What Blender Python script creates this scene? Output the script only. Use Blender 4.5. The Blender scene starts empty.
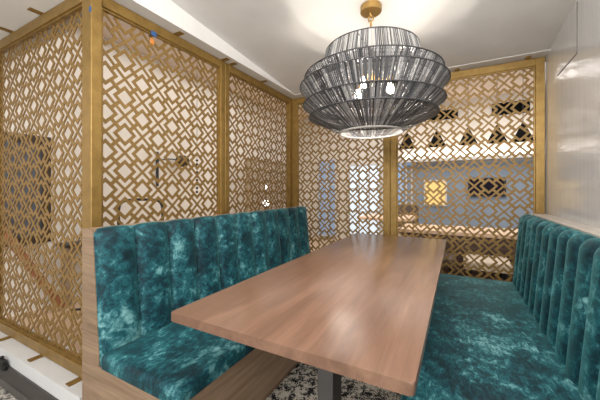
import bpy, bmesh, math, random
from mathutils import Vector, Matrix
random.seed(7)
PI = math.pi
C = bpy.context.scene.collection
OFF = {}

# ------------------------------------------------------------------ helpers
def srgb(r, g, b):
    f = lambda c: (c/255/12.92) if c/255 <= .04045 else ((c/255+.055)/1.055)**2.4
    return (f(r), f(g), f(b), 1)

def mat(name, col=(200,200,200), rough=.5, metal=0, **kw):
    m = bpy.data.materials.new(name); m.use_nodes = True
    p = m.node_tree.nodes['Principled BSDF']
    p.inputs['Base Color'].default_value = srgb(*col)
    p.inputs['Roughness'].default_value = rough
    p.inputs['Metallic'].default_value = metal
    for k, v in kw.items(): p.inputs[k.replace('_',' ')].default_value = v
    return m

class NT:
    def __init__(s, m):
        s.t = m.node_tree; s.p = s.t.nodes['Principled BSDF']
    def n(s, kind, **kw):
        o = s.t.nodes.new(kind)
        for k, v in kw.items():
            if k in o.inputs: o.inputs[k].default_value = v
            else: setattr(o, k, v)
        return o
    def l(s, a, b): s.t.links.new(a, b)
    def coords(s, scale=(1,1,1), rot=(0,0,0)):
        c = s.n('ShaderNodeTexCoord'); mp = s.n('ShaderNodeMapping')
        mp.inputs['Scale'].default_value = scale; mp.inputs['Rotation'].default_value = rot
        s.l(c.outputs['Object'], mp.inputs['Vector']); return mp.outputs['Vector']
    def noise(s, vec, scale=5, detail=4, rough=.55, dist=0):
        o = s.n('ShaderNodeTexNoise'); o.inputs['Scale'].default_value = scale
        o.inputs['Detail'].default_value = detail; o.inputs['Roughness'].default_value = rough
        o.inputs['Distortion'].default_value = dist
        s.l(vec, o.inputs['Vector']); return o.outputs['Fac']
    def ramp(s, fac, stops, interp='LINEAR'):
        o = s.n('ShaderNodeValToRGB'); cr = o.color_ramp; cr.interpolation = interp
        while len(cr.elements) < len(stops): cr.elements.new(.5)
        for e, (p, c) in zip(cr.elements, stops): e.position = p; e.color = srgb(*c)
        s.l(fac, o.inputs['Fac']); return o.outputs['Color']
    def mix(s, fac, a, b, mode='MIX'):
        o = s.n('ShaderNodeMix', data_type='RGBA', blend_type=mode)
        if isinstance(fac, (int, float)): o.inputs[0].default_value = fac
        else: s.l(fac, o.inputs[0])
        s.l(a, o.inputs[6]); s.l(b, o.inputs[7]); return o.outputs[2]
    def bump(s, h, strength=.3, dist=.01):
        o = s.n('ShaderNodeBump'); o.inputs['Strength'].default_value = strength; o.inputs['Distance'].default_value = dist
        s.l(h, o.inputs['Height']); s.l(o.outputs['Normal'], s.p.inputs['Normal'])

def obj(name, bm, m, parent=None, loc=None, smooth=False, angle=35):
    """link a bmesh made in world coordinates as one mesh object; its origin goes to loc or to the parent's base"""
    off = Vector(loc) if loc is not None else Vector((0,0,0))
    base = OFF.get(parent, Vector((0,0,0))) if parent is not None else off
    bmesh.ops.recalc_face_normals(bm, faces=bm.faces[:])
    for v in bm.verts: v.co -= base
    me = bpy.data.meshes.new(name); bm.to_mesh(me); bm.free()
    if smooth:
        for p in me.polygons: p.use_smooth = True
        try: me.set_sharp_from_angle(angle=math.radians(angle))
        except Exception: pass
    me.materials.append(m)
    o = bpy.data.objects.new(name, me); C.objects.link(o)
    if parent is not None: o.parent = parent; OFF[o] = base
    else: o.location = off; OFF[o] = off
    return o

def tag(o, label, cat, group=None):
    o['label'] = label; o['category'] = cat
    if group: o['group'] = group
    return o
def thing(name, label, cat, loc, group=None):
    o = bpy.data.objects.new(name, None); C.objects.link(o); o.location = loc; o.empty_display_size = .1
    OFF[o] = Vector(loc); return tag(o, label, cat, group)
def struct(name, bm, m):
    o = obj(name, bm, m); o['kind'] = 'structure'; return o
def dup(root, loc, label):
    r = root.copy(); C.objects.link(r); r.location = loc; r['label'] = label
    for ch in list(root.children):
        c = ch.copy(); C.objects.link(c); c.parent = r
        for g in ch.children:
            d = g.copy(); C.objects.link(d); d.parent = c
    return r

def box(bm, x0, x1, y0, y1, z0, z1, bev=0, seg=2):
    b2 = bmesh.new()
    bmesh.ops.create_cube(b2, size=1)
    for v in b2.verts:
        v.co = Vector((x0+(v.co.x+.5)*(x1-x0), y0+(v.co.y+.5)*(y1-y0), z0+(v.co.z+.5)*(z1-z0)))
    if bev: bmesh.ops.bevel(b2, geom=b2.edges[:], offset=bev, segments=seg, affect='EDGES', profile=.5)
    join(bm, b2); return bm
def join(bm, b2):
    me = bpy.data.meshes.new('tmp'); b2.to_mesh(me); b2.free(); bm.from_mesh(me); bpy.data.meshes.remove(me)
def B(*a, **k): return box(bmesh.new(), *a, **k)
def lathe(bm, prof, cx, cy, n=32):
    rings = []
    for r, z in prof:
        if r < 1e-5: rings.append([bm.verts.new((cx, cy, z))])
        else: rings.append([bm.verts.new((cx+r*math.cos(2*PI*i/n), cy+r*math.sin(2*PI*i/n), z)) for i in range(n)])
    for a, b in zip(rings, rings[1:]):
        for i in range(n):
            j = (i+1) % n
            if len(a) == 1 and len(b) == 1: continue
            if len(a) == 1: bm.faces.new((a[0], b[i], b[j]))
            elif len(b) == 1: bm.faces.new((a[i], a[j], b[0]))
            else: bm.faces.new((a[i], a[j], b[j], b[i]))
    return bm
def torus(bm, c, R, r, n=64, k=8, axis=None):
    M = Matrix.Identity(3)
    if axis is not None: M = Vector((0,0,1)).rotation_difference(Vector(axis)).to_matrix()
    vs = []
    for i in range(n):
        a = 2*PI*i/n
        vs.append([bm.verts.new(Vector(c)+M @ Vector(((R+r*math.cos(2*PI*j/k))*math.cos(a), (R+r*math.cos(2*PI*j/k))*math.sin(a), r*math.sin(2*PI*j/k)))) for j in range(k)])
    for i in range(n):
        for j in range(k):
            bm.faces.new((vs[i][j], vs[(i+1)%n][j], vs[(i+1)%n][(j+1)%k], vs[i][(j+1)%k]))
    return bm
def tube(bm, pts, r, k=8):
    pts = [Vector(p) for p in pts]; rings = []
    for i, p in enumerate(pts):
        d = (pts[min(i+1, len(pts)-1)]-pts[max(i-1, 0)]).normalized()
        up = Vector((0,0,1)) if abs(d.z) < .9 else Vector((1,0,0))
        s = d.cross(up).normalized(); t = s.cross(d)
        rr = r[i] if isinstance(r, (list, tuple)) else r
        rings.append([bm.verts.new(p+s*rr*math.cos(2*PI*j/k)+t*rr*math.sin(2*PI*j/k)) for j in range(k)])
    for a, b in zip(rings, rings[1:]):
        for j in range(k): bm.faces.new((a[j], a[(j+1)%k], b[(j+1)%k], b[j]))
    bm.faces.new(rings[0]); bm.faces.new(rings[-1][::-1]); return bm
def prism(bm, poly, axis, a, b):
    """extrude a 2-D polygon (the two other axes in xyz order) from a to b along axis"""
    def P(u, v, w): return {'x':(w,u,v), 'y':(u,w,v), 'z':(u,v,w)}[axis]
    A = [bm.verts.new(P(u, v, a)) for u, v in poly]; Bv = [bm.verts.new(P(u, v, b)) for u, v in poly]
    n = len(poly); bm.faces.new(A); bm.faces.new(Bv[::-1])
    for i in range(n): bm.faces.new((A[i], A[(i+1)%n], Bv[(i+1)%n], Bv[i]))
    return bm
def smooth_path(pts, n=6):
    pts = [Vector(p) for p in pts]; out = []
    for i in range(len(pts)-1):
        p0, p1, p2, p3 = pts[max(i-1,0)], pts[i], pts[i+1], pts[min(i+2,len(pts)-1)]
        for k in range(n):
            t = k/n
            out.append(.5*((2*p1)+(p2-p0)*t+(2*p0-5*p1+4*p2-p3)*t*t+(3*p1-p0-3*p2+p3)*t**3))
    return out+[pts[-1]]

# ------------------------------------------------------------------ materials
M = {}
def m_brass():
    m = mat('brushed brass paint', (160,122,58), .42, .55); t = NT(m)
    f = t.noise(t.coords((3,3,3)), 6, 3)
    t.l(t.ramp(f, [(.3,(128,100,50)),(.7,(150,121,66))]), t.p.inputs['Base Color'])
    return m
def m_velvet(name, seedrot):
    m = mat(name, (16,92,98), .62, 0); t = NT(m)
    v = t.coords((1,1,1), seedrot)
    big = t.noise(v, 6, 5, .65, .4)
    v2 = t.coords((1.5,.75,.9), (seedrot[0]+.5, seedrot[1], seedrot[2]+.6))
    fine = t.noise(v2, 30, 6, .74, .5)
    a = t.n('ShaderNodeMath', operation='MULTIPLY_ADD'); a.inputs[1].default_value = .5
    t.l(big, a.inputs[0])
    b = t.n('ShaderNodeMath', operation='MULTIPLY'); b.inputs[1].default_value = .5
    t.l(fine, b.inputs[0]); t.l(b.outputs[0], a.inputs[2])
    col = t.ramp(a.outputs[0], [(.40,(2,30,39)),(.475,(7,52,62)),(.545,(28,90,98)),(.66,(124,174,176))])
    t.l(col, t.p.inputs['Base Color'])
    t.p.inputs['Sheen Weight'].default_value = .35; t.p.inputs['Sheen Roughness'].default_value = .4
    t.p.inputs['Sheen Tint'].default_value = srgb(120,200,200)
    t.p.inputs['Specular IOR Level'].default_value = .3
    t.bump(fine, .35, .006)
    return m
def m_wood(name, c1, c2, c3, rough, axis='y', sc=1.0, coat=0):
    m = mat(name, c2, rough); t = NT(m)
    s = {'y':(16,1.1,16), 'x':(1.1,16,16), 'z':(16,16,1.1)}[axis]
    v = t.coords(tuple(k*sc for k in s))
    f = t.noise(v, 1.6, 6, .62, .5)
    s2 = {'y':(90,2.5,90), 'x':(2.5,90,90), 'z':(90,90,2.5)}[axis]
    g = t.noise(t.coords(tuple(k*sc for k in s2)), 1.3, 3, .6)
    col = t.ramp(f, [(.3,c1),(.5,c2),(.72,c3)])
    dark = t.ramp(g, [(.3,(196,190,184)),(.6,(255,255,255))])
    t.l(t.mix(.55, col, dark, 'MULTIPLY'), t.p.inputs['Base Color'])
    if coat: t.p.inputs['Coat Weight'].default_value = coat; t.p.inputs['Coat Roughness'].default_value = .25
    t.bump(g, .06, .002)
    return m
def m_table():
    m = mat('walnut tabletop', (160,112,86), .3); t = NT(m)
    # planks across x, grain along y
    c = t.n('ShaderNodeTexCoord'); sx = t.n('ShaderNodeSeparateXYZ'); t.l(c.outputs['Object'], sx.inputs[0])
    d = t.n('ShaderNodeMath', operation='DIVIDE'); d.inputs[1].default_value = .135; t.l(sx.outputs['X'], d.inputs[0])
    fl = t.n('ShaderNodeMath', operation='FLOOR'); t.l(d.outputs[0], fl.inputs[0])
    wn = t.n('ShaderNodeTexWhiteNoise', noise_dimensions='1D'); t.l(fl.outputs[0], wn.inputs['W'])
    mp = t.n('ShaderNodeMapping'); mp.inputs['Scale'].default_value = (9,.9,9)
    ad = t.n('ShaderNodeVectorMath', operation='ADD'); t.l(c.outputs['Object'], ad.inputs[0])
    cmb = t.n('ShaderNodeCombineXYZ'); ml = t.n('ShaderNodeMath', operation='MULTIPLY'); ml.inputs[1].default_value = 7
    t.l(wn.outputs['Value'], ml.inputs[0]); t.l(ml.outputs[0], cmb.inputs['Y']); t.l(cmb.outputs[0], ad.inputs[1])
    t.l(ad.outputs[0], mp.inputs['Vector'])
    f = t.noise(mp.outputs[0], 1.7, 6, .6, .9)
    mp2 = t.n('ShaderNodeMapping'); mp2.inputs['Scale'].default_value = (120,3,120); t.l(ad.outputs[0], mp2.inputs['Vector'])
    g = t.noise(mp2.outputs[0], 1.2, 3)
    col = t.ramp(f, [(.28,(108,79,62)),(.5,(126,94,75)),(.72,(144,110,90))])
    tone = t.ramp(wn.outputs['Value'], [(0,(214,206,200)),(1,(255,255,255))])
    dk = t.ramp(g, [(.3,(200,192,188)),(.6,(255,255,255))])
    col = t.mix(.6, col, tone, 'MULTIPLY'); col = t.mix(.25, col, dk, 'MULTIPLY')
    t.l(col, t.p.inputs['Base Color'])
    t.p.inputs['Specular IOR Level'].default_value = .65
    t.p.inputs['Coat Weight'].default_value = .35; t.p.inputs['Coat Roughness'].default_value = .22
    return m
def m_wallcover():
    m = mat('pearly wallcovering', (205,203,200), .3); t = NT(m)
    f = t.noise(t.coords((1,14,.8)), 3, 4, .6, .4)
    t.l(t.ramp(f, [(.3,(204,205,206)),(.7,(214,215,216))]), t.p.inputs['Base Color'])
    t.l(t.ramp(f, [(.3,(132,132,132)),(.7,(142,142,142))]), t.p.inputs['Roughness'])
    t.p.inputs['Specular IOR Level'].default_value = .5
    g = t.noise(t.coords((1,5,3)), 2.2, 2)
    t.bump(g, .03, .02)
    t.p.inputs['Coat Weight'].default_value = .6; t.p.inputs['Coat Roughness'].default_value = .1
    return m
def m_carpet(name, dark, light, lo, hi, sc):
    m = mat(name, light, .95); t = NT(m)
    v = t.coords()
    n1 = t.noise(v, sc, 3, .6, .8); n2 = t.noise(v, sc*5, 2, .7)
    a = t.n('ShaderNodeMath', operation='MULTIPLY_ADD'); a.inputs[1].default_value = .45
    t.l(n2, a.inputs[0]); b = t.n('ShaderNodeMath', operation='MULTIPLY'); b.inputs[1].default_value = .55
    t.l(n1, b.inputs[0]); t.l(b.outputs[0], a.inputs[2])
    t.l(t.ramp(a.outputs[0], [(lo,dark),(hi,light)]), t.p.inputs['Base Color'])
    t.bump(n2, .5, .006)
    return m
def m_plaster(name, col, rough=.7):
    m = mat(name, col, rough); t = NT(m)
    f = t.noise(t.coords(), 3, 3)
    k = 6
    t.l(t.ramp(f, [(.3,tuple(c-k for c in col)),(.7,tuple(min(255,c+k//2) for c in col))]), t.p.inputs['Base Color'])
    return m
def m_emit(name, col, s):
    m = mat(name, col, .5); p = m.node_tree.nodes['Principled BSDF']
    p.inputs['Emission Color'].default_value = srgb(*col); p.inputs['Emission Strength'].default_value = s
    return m

BR = m_brass()
CONE = mat('matte black cone', (14,13,12), .95, 0, Specular_IOR_Level=.1)
LAT = mat('lattice brass paint', (132,103,54), .5, .35)
VEL = m_velvet('crushed teal velvet', (.3,.2,.9)); VEL2 = m_velvet('crushed teal velvet seat', (1.1,.7,.2))
OAK = m_wood('pale oak laminate', (136,111,88), (160,133,108), (178,152,125), .5, 'y')
OAKX = m_wood('pale oak laminate end grain', (116,95,74), (138,115,92), (156,132,108), .5, 'x')
CAP = m_plaster('greige cap', (196,188,180), .45)
TAB = m_table()
STEEL = mat('dark powder coated steel', (84,83,82), .45, .4)
BLACK = mat('black metal', (14,14,15), .45)
WHITE = m_plaster('white gloss paint', (208,209,210), .4)
CEIL = m_plaster('ceiling paint', (214,212,209), .8)
WALLC = m_wallcover()
CARP = m_carpet('black and cream carpet', (20,19,19), (212,204,190), .48, .52, 22)
CARP2 = m_carpet('grey patterned carpet', (70,68,66), (182,176,166), .45, .56, 24)
BASE = mat('black rubber cove base', (58,56,54), .35)
STRING = mat('charcoal string', (112,112,114), .5)
_t = NT(STRING); _a = _t.n('ShaderNodeAttribute', attribute_name='tone')
_t.l(_t.ramp(_a.outputs['Fac'], [(0,(38,38,40)),(.55,(80,80,82)),(1,(150,149,147))]), _t.p.inputs['Base Color'])
RIM = mat('black rim', (52,52,54), .5)
GOLD = mat('gold leaf metal', (160,128,74), .35, .7)
BULB = m_emit('lit bulb glass', (255,246,234), 430)
TAPE = mat('blue painters tape', (40,84,140), .6)
ORANGE = mat('orange sticker', (206,128,58), .6)
PINK = m_plaster('warm white paint', (222,206,192), .8)
OFFW = m_plaster('off white paint', (222,216,208), .8)
GREYB = m_plaster('blue grey paint', (132,148,168), .6)

# ------------------------------------------------------------------ setting
CAMZ = 1.175
def slope(y): return 2.2195+.084*(2.81-y)
bm = B(-6,3.5,-4,9,-.06,0); struct('floor', bm, CARP)
# raised white curb under the screens, black rubber base in front
CURB = .195
bm = bmesh.new()
prism(bm, [(-3.02,.722),(-1.565,.722),(-1.565,2.885),(.6,2.885),(.6,3.05),(-1.80,3.05),(-1.80,.93),(-3.02,.93)], 'z', .0, CURB)
struct('trim_1', bm, WHITE)
bm = bmesh.new(); prism(bm, [(.722,.122),(.714,.122),(.712,.02),(.694,.0045),(.722,.0045)], 'x', -3.02, -1.57); struct('baseboard_front', bm, BASE)
# outer carpet runner in front of the curb
bm = B(-6,-1.62,-4,.692,.0005,.004); struct('floor_outer', bm, CARP2)
TAN = m_plaster('tan floor', (196,170,142), .5)
bm = bmesh.new(); prism(bm, [(-3.62,.935),(-1.805,.935),(-1.805,3.055),(3.5,3.055),(3.5,6.6),(-3.62,6.6)], 'z', .0005, .004); struct('floor_back', bm, TAN)
# ceilings
bm = bmesh.new()
prism(bm, [(-1.6,slope(-1.6)),(2.81,slope(2.81)),(2.81,slope(2.81)+.1),(-1.6,slope(-1.6)+.1)], 'x', -1.575, .8); struct('ceiling', bm, CEIL)
bm = bmesh.new()
prism(bm, [(-6,-1.6),(-1.57,-1.6),(-1.57,2.80),(.8,2.80),(.8,3.05),(-1.80,3.05),(-1.80,.98),(-6,.98)], 'z', 2.216, 2.75); struct('trim_2', bm, CEIL)
bm = B(-6,3.5,.98,9,2.95,3.05); struct('ceiling_outer', bm, PINK)
# right wall with the hairline joints of a hidden access panel
bm = B(.602,.75,-1.6,3.05,0,2.75); struct('wall_right', bm, WALLC)
JT = mat('shadow gap', (120,116,112), .8)
bm = bmesh.new()
def wall_pt(u, v, X):
    L = (u-300)/293.; d = (-.474+.8805*L, .8805+.474*L); t = X/d[0]
    return d[1]*t, CAMZ+(190-v)/293.*t
ya, za = wall_pt(577,53,.6); yb, zb = wall_pt(557.5,74,.6)
box(bm, .599,.604, ya-.003,ya+.003, za,slope(ya)-.02); box(bm, .599,.604, ya,yb, za-.003,za+.003)
struct('trim_3', bm, JT)
# rooms outside the screens
bm = B(-3.75,-3.62,-4,9,0,3.0); struct('wall_left', bm, OFFW)
bm = bmesh.new(); box(bm, -3.62,3.5,6.6,6.75,0,3.0); struct('wall_back', bm, OFFW)

# ------------------------------------------------------------------ lattice screens
P = .2125                                     # pitch of the diamonds
def lattice_bm(w, h, ax, az):
    """2-D lattice plate, w x h, diamond centred on (ax, az)"""
    s = P/math.sqrt(2)
    br = [0,.046,.182,.295,.435,.565,.705,.818,.954,1]
    solid = lambda i, j: not ((3 <= i <= 5 and 3 <= j <= 5) or
        ((i in (1,7) and j in (1,2,3,5,6,7)) or (j in (1,7) and i in (1,2,3,5,6,7))))
    bm = bmesh.new(); V = {}
    def vert(ci, i, cj, j):
        if i == 9: ci, i = ci+1, 0
        if j == 9: cj, j = cj+1, 0
        k = (ci, i, cj, j)
        if k not in V:
            a = (ci+br[i]-.5)*s; b = (cj+br[j]-.5)*s
            V[k] = bm.verts.new((ax+(a-b)/math.sqrt(2), 0, az+(a+b)/math.sqrt(2)))
        return V[k]
    n = int((w+h)/s)+3
    for ci in range(-n, n):
        for cj in range(-n, n):
            x = ax+(ci-cj)*s/math.sqrt(2); z = az+(ci+cj)*s/math.sqrt(2)
            if x < -P or x > w+P or z < -P or z > h+P: continue
            for i in range(9):
                for j in range(9):
                    if solid(i, j):
                        bm.faces.new((vert(ci,i,cj,j), vert(ci,i+1,cj,j), vert(ci,i+1,cj,j+1), vert(ci,i,cj,j+1)))
    for co, no in (((0,0,0),(-1,0,0)), ((w,0,0),(1,0,0)), ((0,0,0),(0,0,-1)), ((0,0,h),(0,0,1))):
        bmesh.ops.bisect_plane(bm, geom=bm.verts[:]+bm.edges[:]+bm.faces[:], dist=1e-5, plane_co=co, plane_no=no, clear_outer=True)
    r = bmesh.ops.extrude_face_region(bm, geom=bm.faces[:])
    for e in r['geom']:
        if isinstance(e, bmesh.types.BMVert): e.co.y += .005
    return bm

ZB, ZT = CURB+.004, 2.212
FW = .06; FD = .05
SIDE2 = (248.2,94)
def ray(u, v):                               # viewing ray of a point measured in the photograph
    L = (u-300)/293.; return Vector((-.474+.8805*L, .8805+.474*L, (190-v)/293.))
def onX(u, v, X): d = ray(u, v); t = X/d.x; return Vector((X, d.y*t, CAMZ+d.z*t))
def onY(u, v, Y): d = ray(u, v); t = Y/d.y; return Vector((d.x*t, Y, CAMZ+d.z*t))
def screen(label, origin, ang, w, anchor, top_tabs, bottom_tabs=(), wl=FW, wr=FW):
    """panel in local x (width), y (depth, away from the booth), z; anchor = (x, z) of one diamond centre"""
    t = thing('lattice_screen', label, 'screen', origin, 'gold lattice screens around the booth')
    t.rotation_euler = (0,0,ang)
    OFF[t] = Vector((0,0,0))
    h = ZT-ZB; e = .0015
    bm = bmesh.new()
    for (x0,x1,z0,z1) in ((e,wl,0,h),(w-wr,w-e,0,h),(wl,w-wr,0,FW),(wl,w-wr,h-FW,h)):
        box(bm, x0,x1,0,FD,z0,z1, .002, 1)
    obj('frame', bm, BR, t)
    bm = bmesh.new(); l = wl+.010; r = w-wr-.010; q = FW+.010
    for (x0,x1,z0,z1) in ((wl,l,FW,h-FW),(r,w-wr,FW,h-FW),(l,r,FW,q),(l,r,h-q,h-FW)):
        box(bm, x0,x1,.012,.026,z0,z1)
    obj('bead', bm, BR, t)
    ax = (anchor[0]-wl) % P; az = (anchor[1]-ZB-FW) % P
    k = round((anchor[0]-wl-ax)/P)
    lbm = lattice_bm(w-wl-wr, h-2*FW, ax, az)
    for v in lbm.verts: v.co += Vector((wl, .027, FW))
    obj('lattice', lbm, LAT, t)
    for x in top_tabs: obj('mounting_tab', B(x-.019,x+.019, -.062,.05, h-.002, h+.0035, .001, 1), BR, t)
    for x in bottom_tabs: obj('mounting_tab', B(x-.019,x+.019, -.062,.05, -.0035, .0025, .001, 1), BR, t)
    return t
q = onY(77.5,112,.829)
screen('long gold lattice screen left of the corner post, standing over the white curb', (-2.96,.80,ZB), 0, 1.338, (q.x+2.96, q.z), [.38,.80,1.24], [.34,.80,1.24], FW, .09)
q = onX(125,60.7,-1.689)
screen('gold lattice screen behind the near half of the left bench, blue tape on top', (-1.66,.852,ZB), PI/2, .952, (q.y-.852, q.z), [.48,.92], (), .02, .048)
q = onX(SIDE2[0],SIDE2[1],-1.689)
screen('gold lattice screen behind the far half of the left bench, next to inner corner', (-1.66,1.805,ZB), PI/2, 1.0975, (q.y-1.805, q.z), [.06,.50], (), .05)
q = onY(298.7,149.2,2.932)
screen('gold lattice screen past the table end, between inner corner and middle post', (-1.705,2.9035,ZB), 0, 1.131, (q.x+1.705, q.z), [.345,.845], (), .105)
q = onY(504,96,2.932)
screen('gold lattice screen on the far side behind the right bench, against the right wall', (-.574,2.903,ZB), 0, 1.172, (q.x+.574, q.z), [.57,1.06])

# blue tape pieces
bm = B(-1.641,-1.6235,.7985,.8005,2.075,2.10); tag(obj('tape', bm, TAPE, loc=(-1.632,.799,2.075)), 'small blue tape square stuck high on the corner post', 'tape')
bm = B(-1.6595,-1.6580,1.152,1.188,2.13,2.158); tag(obj('tape', bm, TAPE, loc=(-1.659,1.17,2.13)), 'small blue tape piece on the top rail above the left bench', 'tape')
bm = B(-1.6868,-1.6853,1.165,1.19,2.09,2.125); tag(obj('sticker', bm, ORANGE, loc=(-1.686,1.177,2.09)), 'tiny orange sticker under the blue tape on the lattice', 'sticker')

# ------------------------------------------------------------------ benches
Y0, Y1 = .724, 2.845
def channel_back(face, y0, y1, n, bulge, power, sub=10):
    """face: list of (x, z, nx, nz) profile points; ridge bulge along profile normal"""
    bm = bmesh.new(); rows = []
    N = n*sub
    for k in range(N+1):
        y = y0+(y1-y0)*k/N; f = (k % sub)/sub
        c = abs(2*f-1)
        d = bulge*((1-c**power)**(1/power)) if k % sub else 0
        # round off the outer ends
        row = []
        for (x, z, nx, nz, amt) in face:
            row.append(bm.verts.new((x+nx*d*amt, y, z+nz*d*amt)))
        rows.append(row)
    for a, b in zip(rows, rows[1:]):
        for i in range(len(a)-1): bm.faces.new((a[i], a[i+1], b[i+1], b[i]))
        bm.faces.new((a[-1], a[0], b[0], b[-1]))
    bm.faces.new(rows[0]); bm.faces.new(rows[-1][::-1])
    return bm
def back_profile(xb, xt, z0, z1, back, sgn, rad, nseg=8):
    """from bottom front up the slanted face, over the rounded top, to the back; sgn=+1: face looks to +x"""
    d = Vector((xt-xb, z1-z0)).normalized(); n = Vector((d.y, -d.x))*1
    if n.x*sgn < 0: n = -n
    pts = []
    for k in range(9):
        t = k/8; z = z0+(z1-rad-z0)*t; x = xb+(xt-xb)*(z-z0)/(z1-z0)
        pts.append((x, z, n.x, n.y, 1 if k else .8))
    x1 = xb+(xt-xb)*(z1-rad-z0)/(z1-z0)
    for k in range(1, nseg+1):
        a = k/nseg*PI/2
        pts.append((x1-sgn*rad*(1-math.cos(a)), z1-rad+rad*math.sin(a), sgn*math.cos(a), math.sin(a), 1-.65*k/nseg))
    pts.append((back, z1, 0, 1, .1)); pts.append((back, z0, 0, 0, 0))
    return pts
def cushion(x0, x1, y0, y1, z0, z1, r=.03, crown=.01):
    nx, ny = 16, 48
    bm = bmesh.new(); box(bm, x0,x1,y0,y1,z0,z1)
    es = [e for e in bm.edges if not (abs(e.verts[0].co.z-z0) < 1e-6 and abs(e.verts[1].co.z-z0) < 1e-6)]
    bmesh.ops.bevel(bm, geom=es, offset=r, segments=5, affect='EDGES', profile=.5)
    return bm
# left bench
lb = thing('booth_bench', 'teal velvet booth bench on the left, with a pale wood end panel', 'bench', ((-1.55+-.916)/2, (Y0+Y1)/2, 0))
bm = bmesh.new()
prof = [(-1.548,0),(-.95,0),(-.95,.06),(-.918,.06),(-.918,.386),(-1.405,.386),(-1.462,.994),(-1.548,.994)]
prism(bm, prof, 'y', Y0, Y0+.022); obj('end_panel', bm, OAKX, lb)
bm = bmesh.new(); prism(bm, prof, 'y', Y1-.022, Y1); obj('end_panel', bm, OAKX, lb)
bm = bmesh.new(); prism(bm, [(-1.53,.0),(-.95,0),(-.95,.06),(-.918,.06),(-.918,.386),(-1.53,.386)], 'y', Y0+.022, Y1-.022); obj('base', bm, OAK, lb)
bm = B(-1.548,-1.52,Y0+.022,Y1-.022,.387,.994); obj('back_panel', bm, OAK, lb)
bm = channel_back(back_profile(-1.405,-1.462,.388,.987,-1.518,1,.018), Y0+.004, Y1-.004, 11, .034, 2.0)
obj('backrest', bm, VEL, lb, smooth=True, angle=50)
bm = cushion(-1.398,-.886,Y0-.004,Y1-.002,.3875,.450,.026); obj('seat_cushion', bm, VEL2, lb, smooth=True, angle=60)
# right bench
rb = thing('booth_bench', 'teal velvet booth bench on the right, with deep rounded channels along the wall', 'bench', (.22, (Y0+Y1)/2, 0))
bm = B(-.165,.595,Y0,Y1,0,.386); obj('base', bm, OAK, rb)
bm = B(.52,.598,Y0,Y1,.387,.9695); obj('back_panel', bm, OAK, rb)
bm = B(.50,.600,Y0,Y1,.970,.993,.004,2); obj('cap_rail', bm, CAP, rb)
bm = channel_back(back_profile(.405,.455,.40,.977,.498,-1,.032), Y0+.004, Y1-.002, 15, .036, 2.0)
obj('backrest', bm, VEL, rb, smooth=True, angle=50)
bm = cushion(-.18,.435,Y0,Y1,.3875,.450,.026); obj('seat_cushion', bm, VEL2, rb, smooth=True, angle=60)

# ------------------------------------------------------------------ table
TX0, TX1, TY0, TY1 = -.893, -.084, .691, 2.84
tt = thing('dining_table', 'long walnut dining table between the two teal benches', 'table', ((TX0+TX1)/2, (TY0+TY1)/2, 0))
bm = bmesh.new(); r = .012; poly = []
for cx, cy, a0 in ((TX1-r,TY0+r,-90),(TX1-r,TY1-r,0),(TX0+r,TY1-r,90),(TX0+r,TY0+r,180)):
    for k in range(7):
        a = math.radians(a0+15*k); poly.append((cx+r*math.cos(a), cy+r*math.sin(a)))
prism(bm, poly, 'z', .714, .745)
hor = [e for e in bm.edges if abs(e.verts[0].co.z-e.verts[1].co.z) < 1e-6]
bmesh.ops.bevel(bm, geom=hor, offset=.0025, segments=2, affect='EDGES', profile=.5)
obj('tabletop', bm, TAB, tt, smooth=True, angle=30)
xc = -.468
for yy in (1.13, 2.40):
    p = obj('leg', B(xc-.034,xc+.034,yy-.05,yy+.05,.013,.705,.004,2), STEEL, tt)
    obj('foot_plate', B(xc-.27,xc+.27,yy-.06,yy+.06,.001,.014,.003,2), BLACK, p)
    obj('top_plate', B(xc-.28,xc+.28,yy-.06,yy+.06,.704,.7135,.002,1), BLACK, p)

# ------------------------------------------------------------------ pendant lamp
PX, PY = -.472, 1.80
pt = thing('pendant_lamp', 'large tiered pendant lamp of charcoal strings hanging over the table', 'lamp', (PX, PY, 1.53))
zc = slope(PY)
bm = lathe(bmesh.new(), [(0,zc+.004),(.064,zc+.004),(.064,zc-.032),(.060,zc-.036),(0,zc-.036)], PX, PY, 48); cn = obj('canopy', bm, GOLD, pt, smooth=True)
bm = bmesh.new(); torus(bm, (PX,PY,zc-.049), .016,.004, 24, 8, (1,0,0)); torus(bm, (PX,PY,zc-.075), .016,.004, 24, 8, (0,1,0)); torus(bm, (PX,PY,zc-.101), .016,.004, 24, 8, (1,0,0))
obj('chain', bm, GOLD, pt, smooth=True)
bm = tube(bmesh.new(), [(PX,PY,zc-.114),(PX,PY,1.86)], .008, 12); st = obj('stem', bm, GOLD, pt, smooth=True)
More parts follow.
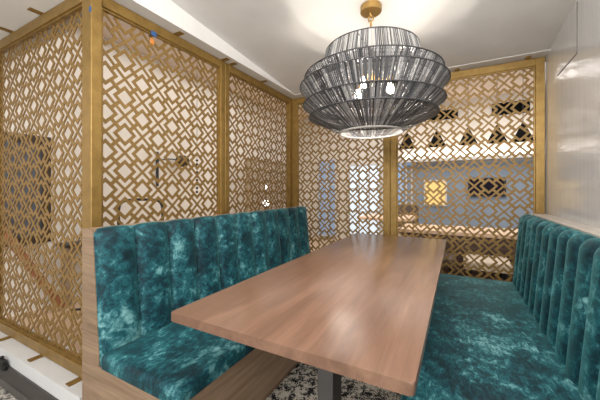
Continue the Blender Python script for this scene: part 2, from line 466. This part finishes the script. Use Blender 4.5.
# spider holding the shade
bm = bmesh.new()
for k in range(3):
    a = 2*PI*k/3+.5; tube(bm, [(PX,PY,2.026),(PX+.274*math.cos(a),PY+.274*math.sin(a),2.028)], .004, 6)
obj('spider', bm, RIM, pt)
def strings(bm, r0, z0, r1, z1, n, fill):
    col = bm.loops.layers.float_color.get('tone') or bm.loops.layers.float_color.new('tone')
    for k in range(n):
        tv = random.random()
        a = 2*PI*(k+random.uniform(-.18,.18))/n; a2 = a+random.uniform(-.25,.25)*2*PI/n
        hw0 = PI*r0/n*fill*random.uniform(.8,1.12); hw1 = PI*r1/n*fill*random.uniform(.85,1.1)
        vs = []
        for r, z, aa, hw in ((r0,z0,a,hw0),(r1,z1,a2,hw1)):
            c = Vector((PX+r*math.cos(aa), PY+r*math.sin(aa), z)); t = Vector((-math.sin(aa), math.cos(aa), 0)); n_ = Vector((math.cos(aa), math.sin(aa), .3))*.0016
            vs.append([bm.verts.new(c-t*hw), bm.verts.new(c+n_), bm.verts.new(c+t*hw), bm.verts.new(c-n_)])
        for i in range(4):
            fc = bm.faces.new((vs[0][i], vs[0][(i+1)%4], vs[1][(i+1)%4], vs[1][i]))
            for lp in fc.loops: lp[col] = (tv,tv,tv,1)
tiers = [ # inner top (r,z), rim (r,z), inner bottom (r,z)
    ((.276,2.028),(.308,1.912),None),
    ((.298,1.908),(.408,1.868),(.366,1.812)),
    ((.356,1.824),(.437,1.804),(.366,1.708)),
    ((.357,1.716),(.418,1.697),(.341,1.634)),
    ((.332,1.642),(.382,1.625),(.190,1.530))]
for a, b, c in tiers:
    bm = bmesh.new()
    strings(bm, *a, *b, 215, .86)
    if c: strings(bm, *b, *c, 235, .88)
    tr = obj('string_tier', bm, STRING, pt)
    bm = bmesh.new(); torus(bm, (PX,PY,b[1]), b[0], .0035, 96, 8)
    if c: torus(bm, (PX,PY,c[1]), c[0], .004, 96, 6)
    torus(bm, (PX,PY,a[1]), a[0], .004, 96, 6)
    obj('rim', bm, RIM, tr, smooth=True)
bm = bmesh.new(); torus(bm, (PX,PY,1.528), .19, .006, 96, 8); obj('bottom_ring', bm, mat('pale ring', (170,166,160), .5), pt, smooth=True)
bm = lathe(bmesh.new(), [(0,1.88),(.03,1.88),(.03,1.84),(0,1.84)], PX, PY, 20)
for k in range(3):
    a = 2*PI*k/3+.45; tube(bm, [(PX,PY,1.86),(PX+.12*math.cos(a),PY+.12*math.sin(a),1.86)], .007, 8)
    lathe(bm, [(0,1.872),(.018,1.872),(.018,1.83),(0,1.83)], PX+.12*math.cos(a), PY+.12*math.sin(a), 14)
hub = obj('lamp_cluster', bm, GOLD, pt)
for k in range(3):
    a = 2*PI*k/3+.45; x, y = PX+.12*math.cos(a), PY+.12*math.sin(a)
    bm = lathe(bmesh.new(), [(0,1.832),(.013,1.83),(.014,1.82),(.022,1.802),(.024,1.790),(.019,1.777),(.010,1.770),(0,1.769)], x, y, 16)
    obj('bulb', bm, BULB, hub, smooth=True)

# ------------------------------------------------------------------ beyond the screens
# mirror on the left wall
t = thing('wall_mirror', 'dark framed mirror on the left wall, seen through the front lattice', 'mirror', (-3.6,1.05,.6))
y0, y1, z0, z1 = .62, 1.40, .66, 1.70
bm = bmesh.new()
for a, b, c, d in ((y0,y0+.07,z0,z1),(y1-.07,y1,z0,z1),(y0+.07,y1-.07,z0,z0+.07),(y0+.07,y1-.07,z1-.07,z1)): box(bm, -3.615,-3.575,a,b,c,d,.004,1)
obj('frame', bm, mat('dark bronze frame', (60,48,38), .5), t)
obj('mirror_glass', B(-3.612,-3.60,y0+.07,y1-.07,z0+.07,z1-.07), mat('smoky mirror', (104,108,118), .12, .3), t)
# dark edged console below it
t = thing('console_table', 'low console with a dark top edge along the left wall', 'console', (-3.4,1.9,0))
obj('table_top', B(-3.615,-3.40,1.45,2.25,.60,.63,.003,1), mat('dark console top', (52,44,40), .5), t)
for yy in (1.5, 2.2):
    obj('leg', B(-3.58,-3.44,yy-.02,yy+.02,0.001,.60), mat('console leg', (150,130,108), .5), t)
# wooden pole leaning on the wall
bm = tube(bmesh.new(), [(-3.40,1.42,.03),(-3.50,.90,1.05)], .035, 10)
tag(obj('wooden_rail', bm, mat('reddish wood', (150,98,66), .5), loc=(-3.40,1.42,0)), 'reddish wooden rail leaning diagonally against the left wall', 'rail')
bm = tube(bmesh.new(), smooth_path([(-3.30,1.45,.012),(-3.2,1.52,.012),(-3.12,1.50,.012),(-3.02,1.62,.012),(-2.9,1.66,.012),(-2.84,1.8,.012)]), .012, 8)
tag(obj('cable', bm, BLACK, loc=(-3.30,1.45,0)), 'black cable curling on the carpet beside the leaning rail', 'cable')
# wall sconces
def sconce(p, label):
    t = thing('wall_sconce', label, 'sconce', (p.x,p.y,p.z))
    obj('back_plate', B(p.x,p.x+.015,p.y-.02,p.y+.02,p.z-.25,p.z+.22,.004,1), BLACK, t)
    bm = tube(bmesh.new(), [(p.x+.01,p.y,p.z+.1),(p.x+.08,p.y+.1,p.z+.13),(p.x+.1,p.y+.26,p.z+.13)], .008, 8); obj('arm', bm, BLACK, t)
    bm = bmesh.new(); bmesh.ops.create_uvsphere(bm, u_segments=20, v_segments=12, radius=.115)
    for v in bm.verts: v.co = Vector((p.x+.1, p.y+.34, p.z+.12))+Vector((v.co.x*.6, v.co.y, v.co.z*.75))
    obj('shade', bm, mat('dark bronze', (70,56,40), .4, .5), t, smooth=True)
    return t
sconce(onX(157,168,-3.61), 'black wall sconce with a dark shade behind the near left lattice')
# hanging bead strand
p = onX(197,150,-3.2); q = onX(197,192,-3.2)
bm = tube(bmesh.new(), [(p.x,p.y,2.95),(p.x,p.y,q.z)], .003, 6)
for k in range(9): lathe(bm, [(0,q.z+k*.055+.02),(.016,q.z+k*.055+.01),(.02,q.z+k*.055),(.016,q.z+k*.055-.01),(0,q.z+k*.055-.02)], p.x, p.y, 10)
tag(obj('bead_strand', bm, BLACK, loc=(p.x,p.y,q.z), smooth=True), 'dark hanging strand of beads behind the near left lattice', 'bead strand')
# bar stool back
def stool(x, y, rz, label):
    t = thing('bar_stool', label, 'stool', (x,y,0)); t.rotation_euler = (0,0,rz)
    OFF[t] = Vector((0,0,0))
    for sx in (-.19,.19):
        for sy in (-.19,.19):
            obj('leg', tube(bmesh.new(), [(sx*1.1,sy*1.1,0.002),(sx*.9,sy*.9,.64)], .011, 8), BLACK, t)
    bm = cushion(-.2,.2,-.2,.2,.64,.69,.018); obj('seat', bm, mat('stool leather', (120,104,90), .5), t)
    bm = tube(bmesh.new(), smooth_path([(-.19,.19,.65),(-.2,.21,.9),(-.19,.23,1.02),(-.12,.24,1.07),(.12,.24,1.07),(.19,.23,1.02),(.2,.21,.9),(.19,.19,.65)]), .014, 8)
    obj('back_frame', bm, BLACK, t); return t
p = onX(141, 208, -2.7)
stool(p.x, p.y, .98, 'bar stool with a black looped back behind the near left lattice')
# a further lattice screen and a lit globe lamp in front of it, seen through the far left panel
t = thing('lattice_screen', 'distant fine lattice screen seen through the panel at the far end of the left bench', 'screen', (-3.5,4.9,.02))
a = onX(250,155,-3.3); 
obj('frame', (lambda bm: [box(bm, -3.33,-3.29,y_0,y_1,z_0,z_1) for y_0,y_1,z_0,z_1 in ((4.15,4.2,.02,1.75),(5.75,5.8,.02,1.75),(4.2,5.75,.02,.07),(4.2,5.75,1.70,1.75))] and bm)(bmesh.new()), mat('pale bronze', (150,132,104), .5), t)
l2 = lattice_bm(1.55, 1.63, .05, .05)
for v in l2.verts: v.co = Vector((-3.31+v.co.y, 4.2+v.co.x, .07+v.co.z))
obj('lattice', l2, mat('pale bronze lattice', (140,120,92), .5), t)
p = onX(266,203,-3.0)
t = thing('globe_lamp', 'small lit globe lamp on a thin stand behind the far left lattice', 'lamp', (p.x,p.y,0))
GL = m_emit('lamp globe', (255,250,240), 4)
bm = bmesh.new(); bmesh.ops.create_uvsphere(bm, u_segments=20, v_segments=12, radius=.055)
for v in bm.verts: v.co += p
obj('globe', bm, GL, t, smooth=True)
bm = bmesh.new(); bmesh.ops.create_uvsphere(bm, u_segments=16, v_segments=10, radius=.035)
for v in bm.verts: v.co = v.co*1.0+p+Vector((0,.02,.28)) if True else v.co
obj('bulb', bm, GL, t, smooth=True)
bm = tube(bmesh.new(), [(p.x,p.y,.02),(p.x,p.y,p.z-.05)], .01, 8); tube(bm, [(p.x,p.y,p.z+.05),(p.x,p.y+.015,p.z+.25)], .008, 8); lathe(bm, [(0,.002),(.11,.002),(.11,.02),(0,.022)], p.x, p.y, 24)
obj('stand', bm, BLACK, t)

# far wall of the room behind the back screens
YW = 6.58
# blue grey lower wall panel, bright cove above it
a = onY(404,225,YW); b = onY(600,163,YW)
struct('trim_4', B(a.x,3.4,YW-.03,YW+.015,.02,1.70), GREYB)
a = onY(402,162,YW-.2); b = onY(402,150,YW-.2)
t = thing('cove_light', 'bright white cove light band running along the far wall', 'light', (1.2,YW-.1,1.74))
obj('trough', B(a.x,3.4,YW-.25,YW+.01,1.74,1.80,.004,1), WHITE, t)
obj('diffuser', B(a.x+.02,3.38,YW-.23,YW-.01,1.801,1.93,.004,1), m_emit('cove diffuser', (255,248,240), 1.6), t)
# tall blue window left of it, and a second behind the far left panel
def window(name, p0, p1, nx, nz, glass, e):
    bm = bmesh.new(); x0, x1, z0, z1 = p0.x, p1.x, p1.z, p0.z; y = YW-.02
    w = .03
    for i in range(nx+1): xx = x0+(x1-x0)*i/nx; box(bm, xx-w/2,xx+w/2,y-.03,y+.015,z0,z1)
    for i in range(nz+1): zz = z0+(z1-z0)*i/nz; box(bm, x0+w/2,x1-w/2,y-.028,y+.013,zz-w/2,zz+w/2)
    fr = struct(name, bm, WHITE)
    g = obj('window_glass', B(x0+w/2,x1-w/2,y-.008,y,z0+w/2,z1-w/2), m_emit('window glow '+name, glass, e), fr)
    return fr
window('window_1', onY(396,163,YW), onY(412,232,YW), 3, 1, (120,160,205), .5)
window('window_2', onY(319,160,YW), onY(336,236,YW), 2, 3, (130,150,178), .5)
window('window_3', onY(350,166,YW), onY(380,236,YW), 3, 3, (206,222,238), .7)
# pictures
def picture(u0, u1, v0, v1, m, label, mat_frame):
    p0 = onY(u0, v0, YW-.04); p1 = onY(u1, v1, YW-.04)
    t = thing('framed_picture', label, 'picture', ((p0.x+p1.x)/2, YW-.05, p1.z)); bm = bmesh.new(); w = .03
    for x0,x1,z0,z1 in ((p0.x,p0.x+w,p1.z,p0.z),(p1.x-w,p1.x,p1.z,p0.z),(p0.x+w,p1.x-w,p1.z,p1.z+w),(p0.x+w,p1.x-w,p0.z-w,p0.z)): box(bm, x0,x1,YW-.07,YW-.031,z0,z1)
    obj('frame', bm, mat_frame, t)
    obj('panel', B(p0.x+w,p1.x-w,YW-.055,YW-.04,p1.z+w,p0.z-w), m, t)
picture(424,447,180,206, m_emit('yellow backlit panel', (232,200,128), .42), 'glowing yellow square panel on the blue grey far wall', WHITE)
picture(468,506,178,197, mat('dark picture', (30,26,38), .9, 0, Specular_IOR_Level=.1), 'dark wide picture on the far wall right of the yellow panel', BLACK)
# slot vents high on the far wall
for (u0,u1,v0,v1,lab) in ((492,530,104,112,'dark slot vent high on the far wall at the right'),(429,458,112,118,'dark slot vent on the far wall above the lamp shade side')):
    p0 = onY(u0,v0,YW); p1 = onY(u1,v1,YW)
    t = thing('air_vent', lab, 'vent', ((p0.x+p1.x)/2, YW, p1.z))
    obj('frame', B(p0.x,p1.x,YW-.015,YW+.015,p1.z,p0.z,.003,1), CONE, t)
    bm = bmesh.new()
    for k in range(3): z = p1.z+(p0.z-p1.z)*(k+.5)/3; box(bm, p0.x+.02,p1.x-.02,YW-.025,YW-.0155,z-.01,z+.01)
    obj('louver', bm, CONE, t)
# row of dark cone pendants
cone = None
ords = ['black cone pendant nearest the middle post in the row beyond the right lattice','second black cone pendant from the middle post beyond the right lattice','middle black cone pendant of the row of five beyond the right lattice','second black cone pendant from the right wall beyond the right lattice','black cone pendant nearest the right wall in the row beyond the lattice']
for k, (u, v) in enumerate(((407,141),(437,139),(468,139),(497,137),(523,136))):
    p = onY(u, v, 5.2)
    if cone is None:
        cone = thing('cone_pendant', ords[0], 'lamp', p, 'black cone pendants beyond the right lattice')
        bm = lathe(bmesh.new(), [(.015,p.z+.13),(.13,p.z-.12),(.125,p.z-.12),(.01,p.z+.125)], p.x, p.y, 20); obj('shade', bm, CONE, cone, smooth=True)
        bm = tube(bmesh.new(), [(p.x,p.y,p.z+.12),(p.x,p.y,2.95)], .005, 6); obj('cord', bm, BLACK, cone)
    else: dup(cone, (p.x, p.y, cone.location.z), ords[k])
# tables and chairs out there
def far_table(x, y, w, d, top, label):
    t = thing('cafe_table', label, 'table', (x,y,0))
    obj('table_top', B(x-w/2,x+w/2,y-d/2,y+d/2,.71,.75,.004,1), top, t)
    obj('pedestal', lathe(bmesh.new(), [(0,.001),(.25,.001),(.25,.02),(.04,.05),(.035,.70),(0,.71)], x, y, 20), BLACK, t)
def far_chair(x, y, rz, m, label):
    t = thing('dining_chair', label, 'chair', (x,y,0)); t.rotation_euler = (0,0,rz); OFF[t] = Vector((0,0,0))
    for sx in (-.2,.2):
        for sy in (-.2,.2): obj('leg', tube(bmesh.new(), [(sx,sy,.002),(sx*.95,sy*.95,.44)], [.012,.017], 8), BLACK, t)
    obj('seat', cushion(-.23,.23,-.23,.23,.43,.49,.02), m, t)
    bm = bmesh.new(); prism(bm, [(.19,.47),(.25,.90),(.28,.90),(.23,.47)], 'x', -.22, .22); obj('backrest', bm, m, t)
CT = m_plaster('pale peach tabletop', (236,206,176), .4)
t = thing('service_counter', 'long counter with a pale peach top beyond the right lattice', 'counter', (.12,3.85,0))
obj('table_top', B(-.62,.86,3.52,4.12,.69,.73,.004,1), CT, t)
obj('base', B(-.58,.82,3.58,4.08,.005,.689,.004,1), m_wood('dark brown counter base', (74,56,46), (96,74,60), (116,92,76), .5, 'x'), t)
def low_stool(x, y, m, label):
    t = thing('low_stool', label, 'stool', (x,y,0)); OFF[t] = Vector((0,0,0))
    for sx in (-.15,.15):
        for sy in (-.15,.15): obj('leg', tube(bmesh.new(), [(sx,sy,.006),(sx*.9,sy*.9,.44)], [.012,.017], 8), BLACK, t)
    obj('seat', cushion(-.19,.19,-.19,.19,.44,.52,.025), m, t)
CH = mat('brown leather', (84,70,62), .5); CHL = mat('cream leather', (222,208,190), .5)
low_stool(-.2,3.315,CH,'brown low stool at the pale topped counter, nearest the middle post')
low_stool(.24,3.315,CHL,'cream low stool in the middle of the pale topped counter')
low_stool(.66,3.315,CH,'brown low stool at the pale topped counter, nearest the right wall')
far_table(-1.0,4.9,.8,.8, CT, 'pale topped table beyond the far left lattice panel')
far_chair(-.85,5.5,0, CH, 'brown dining chair behind the pale table, left of the middle post')
# little black clip at the foot of the curb
p = onY(4,365,.70)
bm = B(p.x-.035,p.x+.02,.688,.7115,p.z-.03,p.z+.03,.006,2); box(bm, p.x+.005,p.x+.03,.692,.708,p.z-.028,p.z+.002,.004,1); box(bm, p.x-.04,p.x-.02,.690,.709,p.z+.02,p.z+.045,.004,1)
tag(obj('cord_connector', bm, BLACK, loc=(p.x,.70,p.z-.03)), 'small black connector fixed to the dark base of the white curb', 'connector')

# ------------------------------------------------------------------ lights
def area(name, loc, rot, sx, sy, e, col=(1,.96,.91)):
    l = bpy.data.lights.new(name, 'AREA'); l.shape = 'RECTANGLE'; l.size = sx; l.size_y = sy; l.energy = e; l.color = col
    o = bpy.data.objects.new(name, l); C.objects.link(o); o.location = loc; o.rotation_euler = rot; return o
def aim(o, tgt):
    o.rotation_euler = (Vector(tgt)-o.location).to_track_quat('-Z', 'Y').to_euler()
aim(area('room_fill', (.9,-2.3,2.1), (0,0,0), 2.6, 1.4, 125, (1,.98,.95)), (-1.1,1.8,1.0))  # added fill behind the camera, brightens the inner faces of the left screens
area('ceiling_fill', (-.2,-1.3,.7), (PI,0,0), 1.6, .8, 70, (1,.98,.96))  # added fill pointing up behind the camera, lifts the ceiling; no such fixture
aim(area('room_fill_left', (-1.0,-2.0,2.05), (0,0,0), 1.2, 1.0, 38, (1,.98,.95)), (.5,1.6,.6))  # added fill from the left, lifts the right bench and wall
aim(area('booth_fill', (.3,.75,2.25), (0,0,0), .25, .25, 26, (1,.96,.9)), (-1.66,1.5,1.3))  # added fill out of view, lights the left screens from inside; not a fixture
area('left_room_fill', (-2.7,2.6,2.9), (0,0,0), 1.4, 3.4, 31, (1,.95,.9))  # added fill for the room beyond the left screens
area('back_room_fill', (-.1,4.9,2.9), (0,0,0), 4.6, 2.2, 88, (1,.95,.9))  # added fill, brightens the back wall seen through the lattice
area('front_left_fill', (-2.9,-.6,2.15), (0,0,0), 1.2, 1.2, 7)  # added weak fill for the area in front of the long screen
w = bpy.data.worlds.new('World'); bpy.context.scene.world = w; w.use_nodes = True
w.node_tree.nodes['Background'].inputs['Color'].default_value = (.97,.985,1,1)
w.node_tree.nodes['Background'].inputs['Strength'].default_value = .85

# ------------------------------------------------------------------ camera
cam = bpy.data.cameras.new('Camera'); co = bpy.data.objects.new('Camera', cam); C.objects.link(co)
cam.sensor_width = 36; cam.lens = 36*293/600; cam.shift_y = -10/600; cam.clip_start = .02
co.location = (0,0,CAMZ); co.rotation_euler = (PI/2, 0, math.atan2(.474,.8805))
sc = bpy.context.scene; sc.camera = co
sc.view_settings.view_transform = 'Standard'; sc.view_settings.look = 'None'; sc.view_settings.exposure = 0
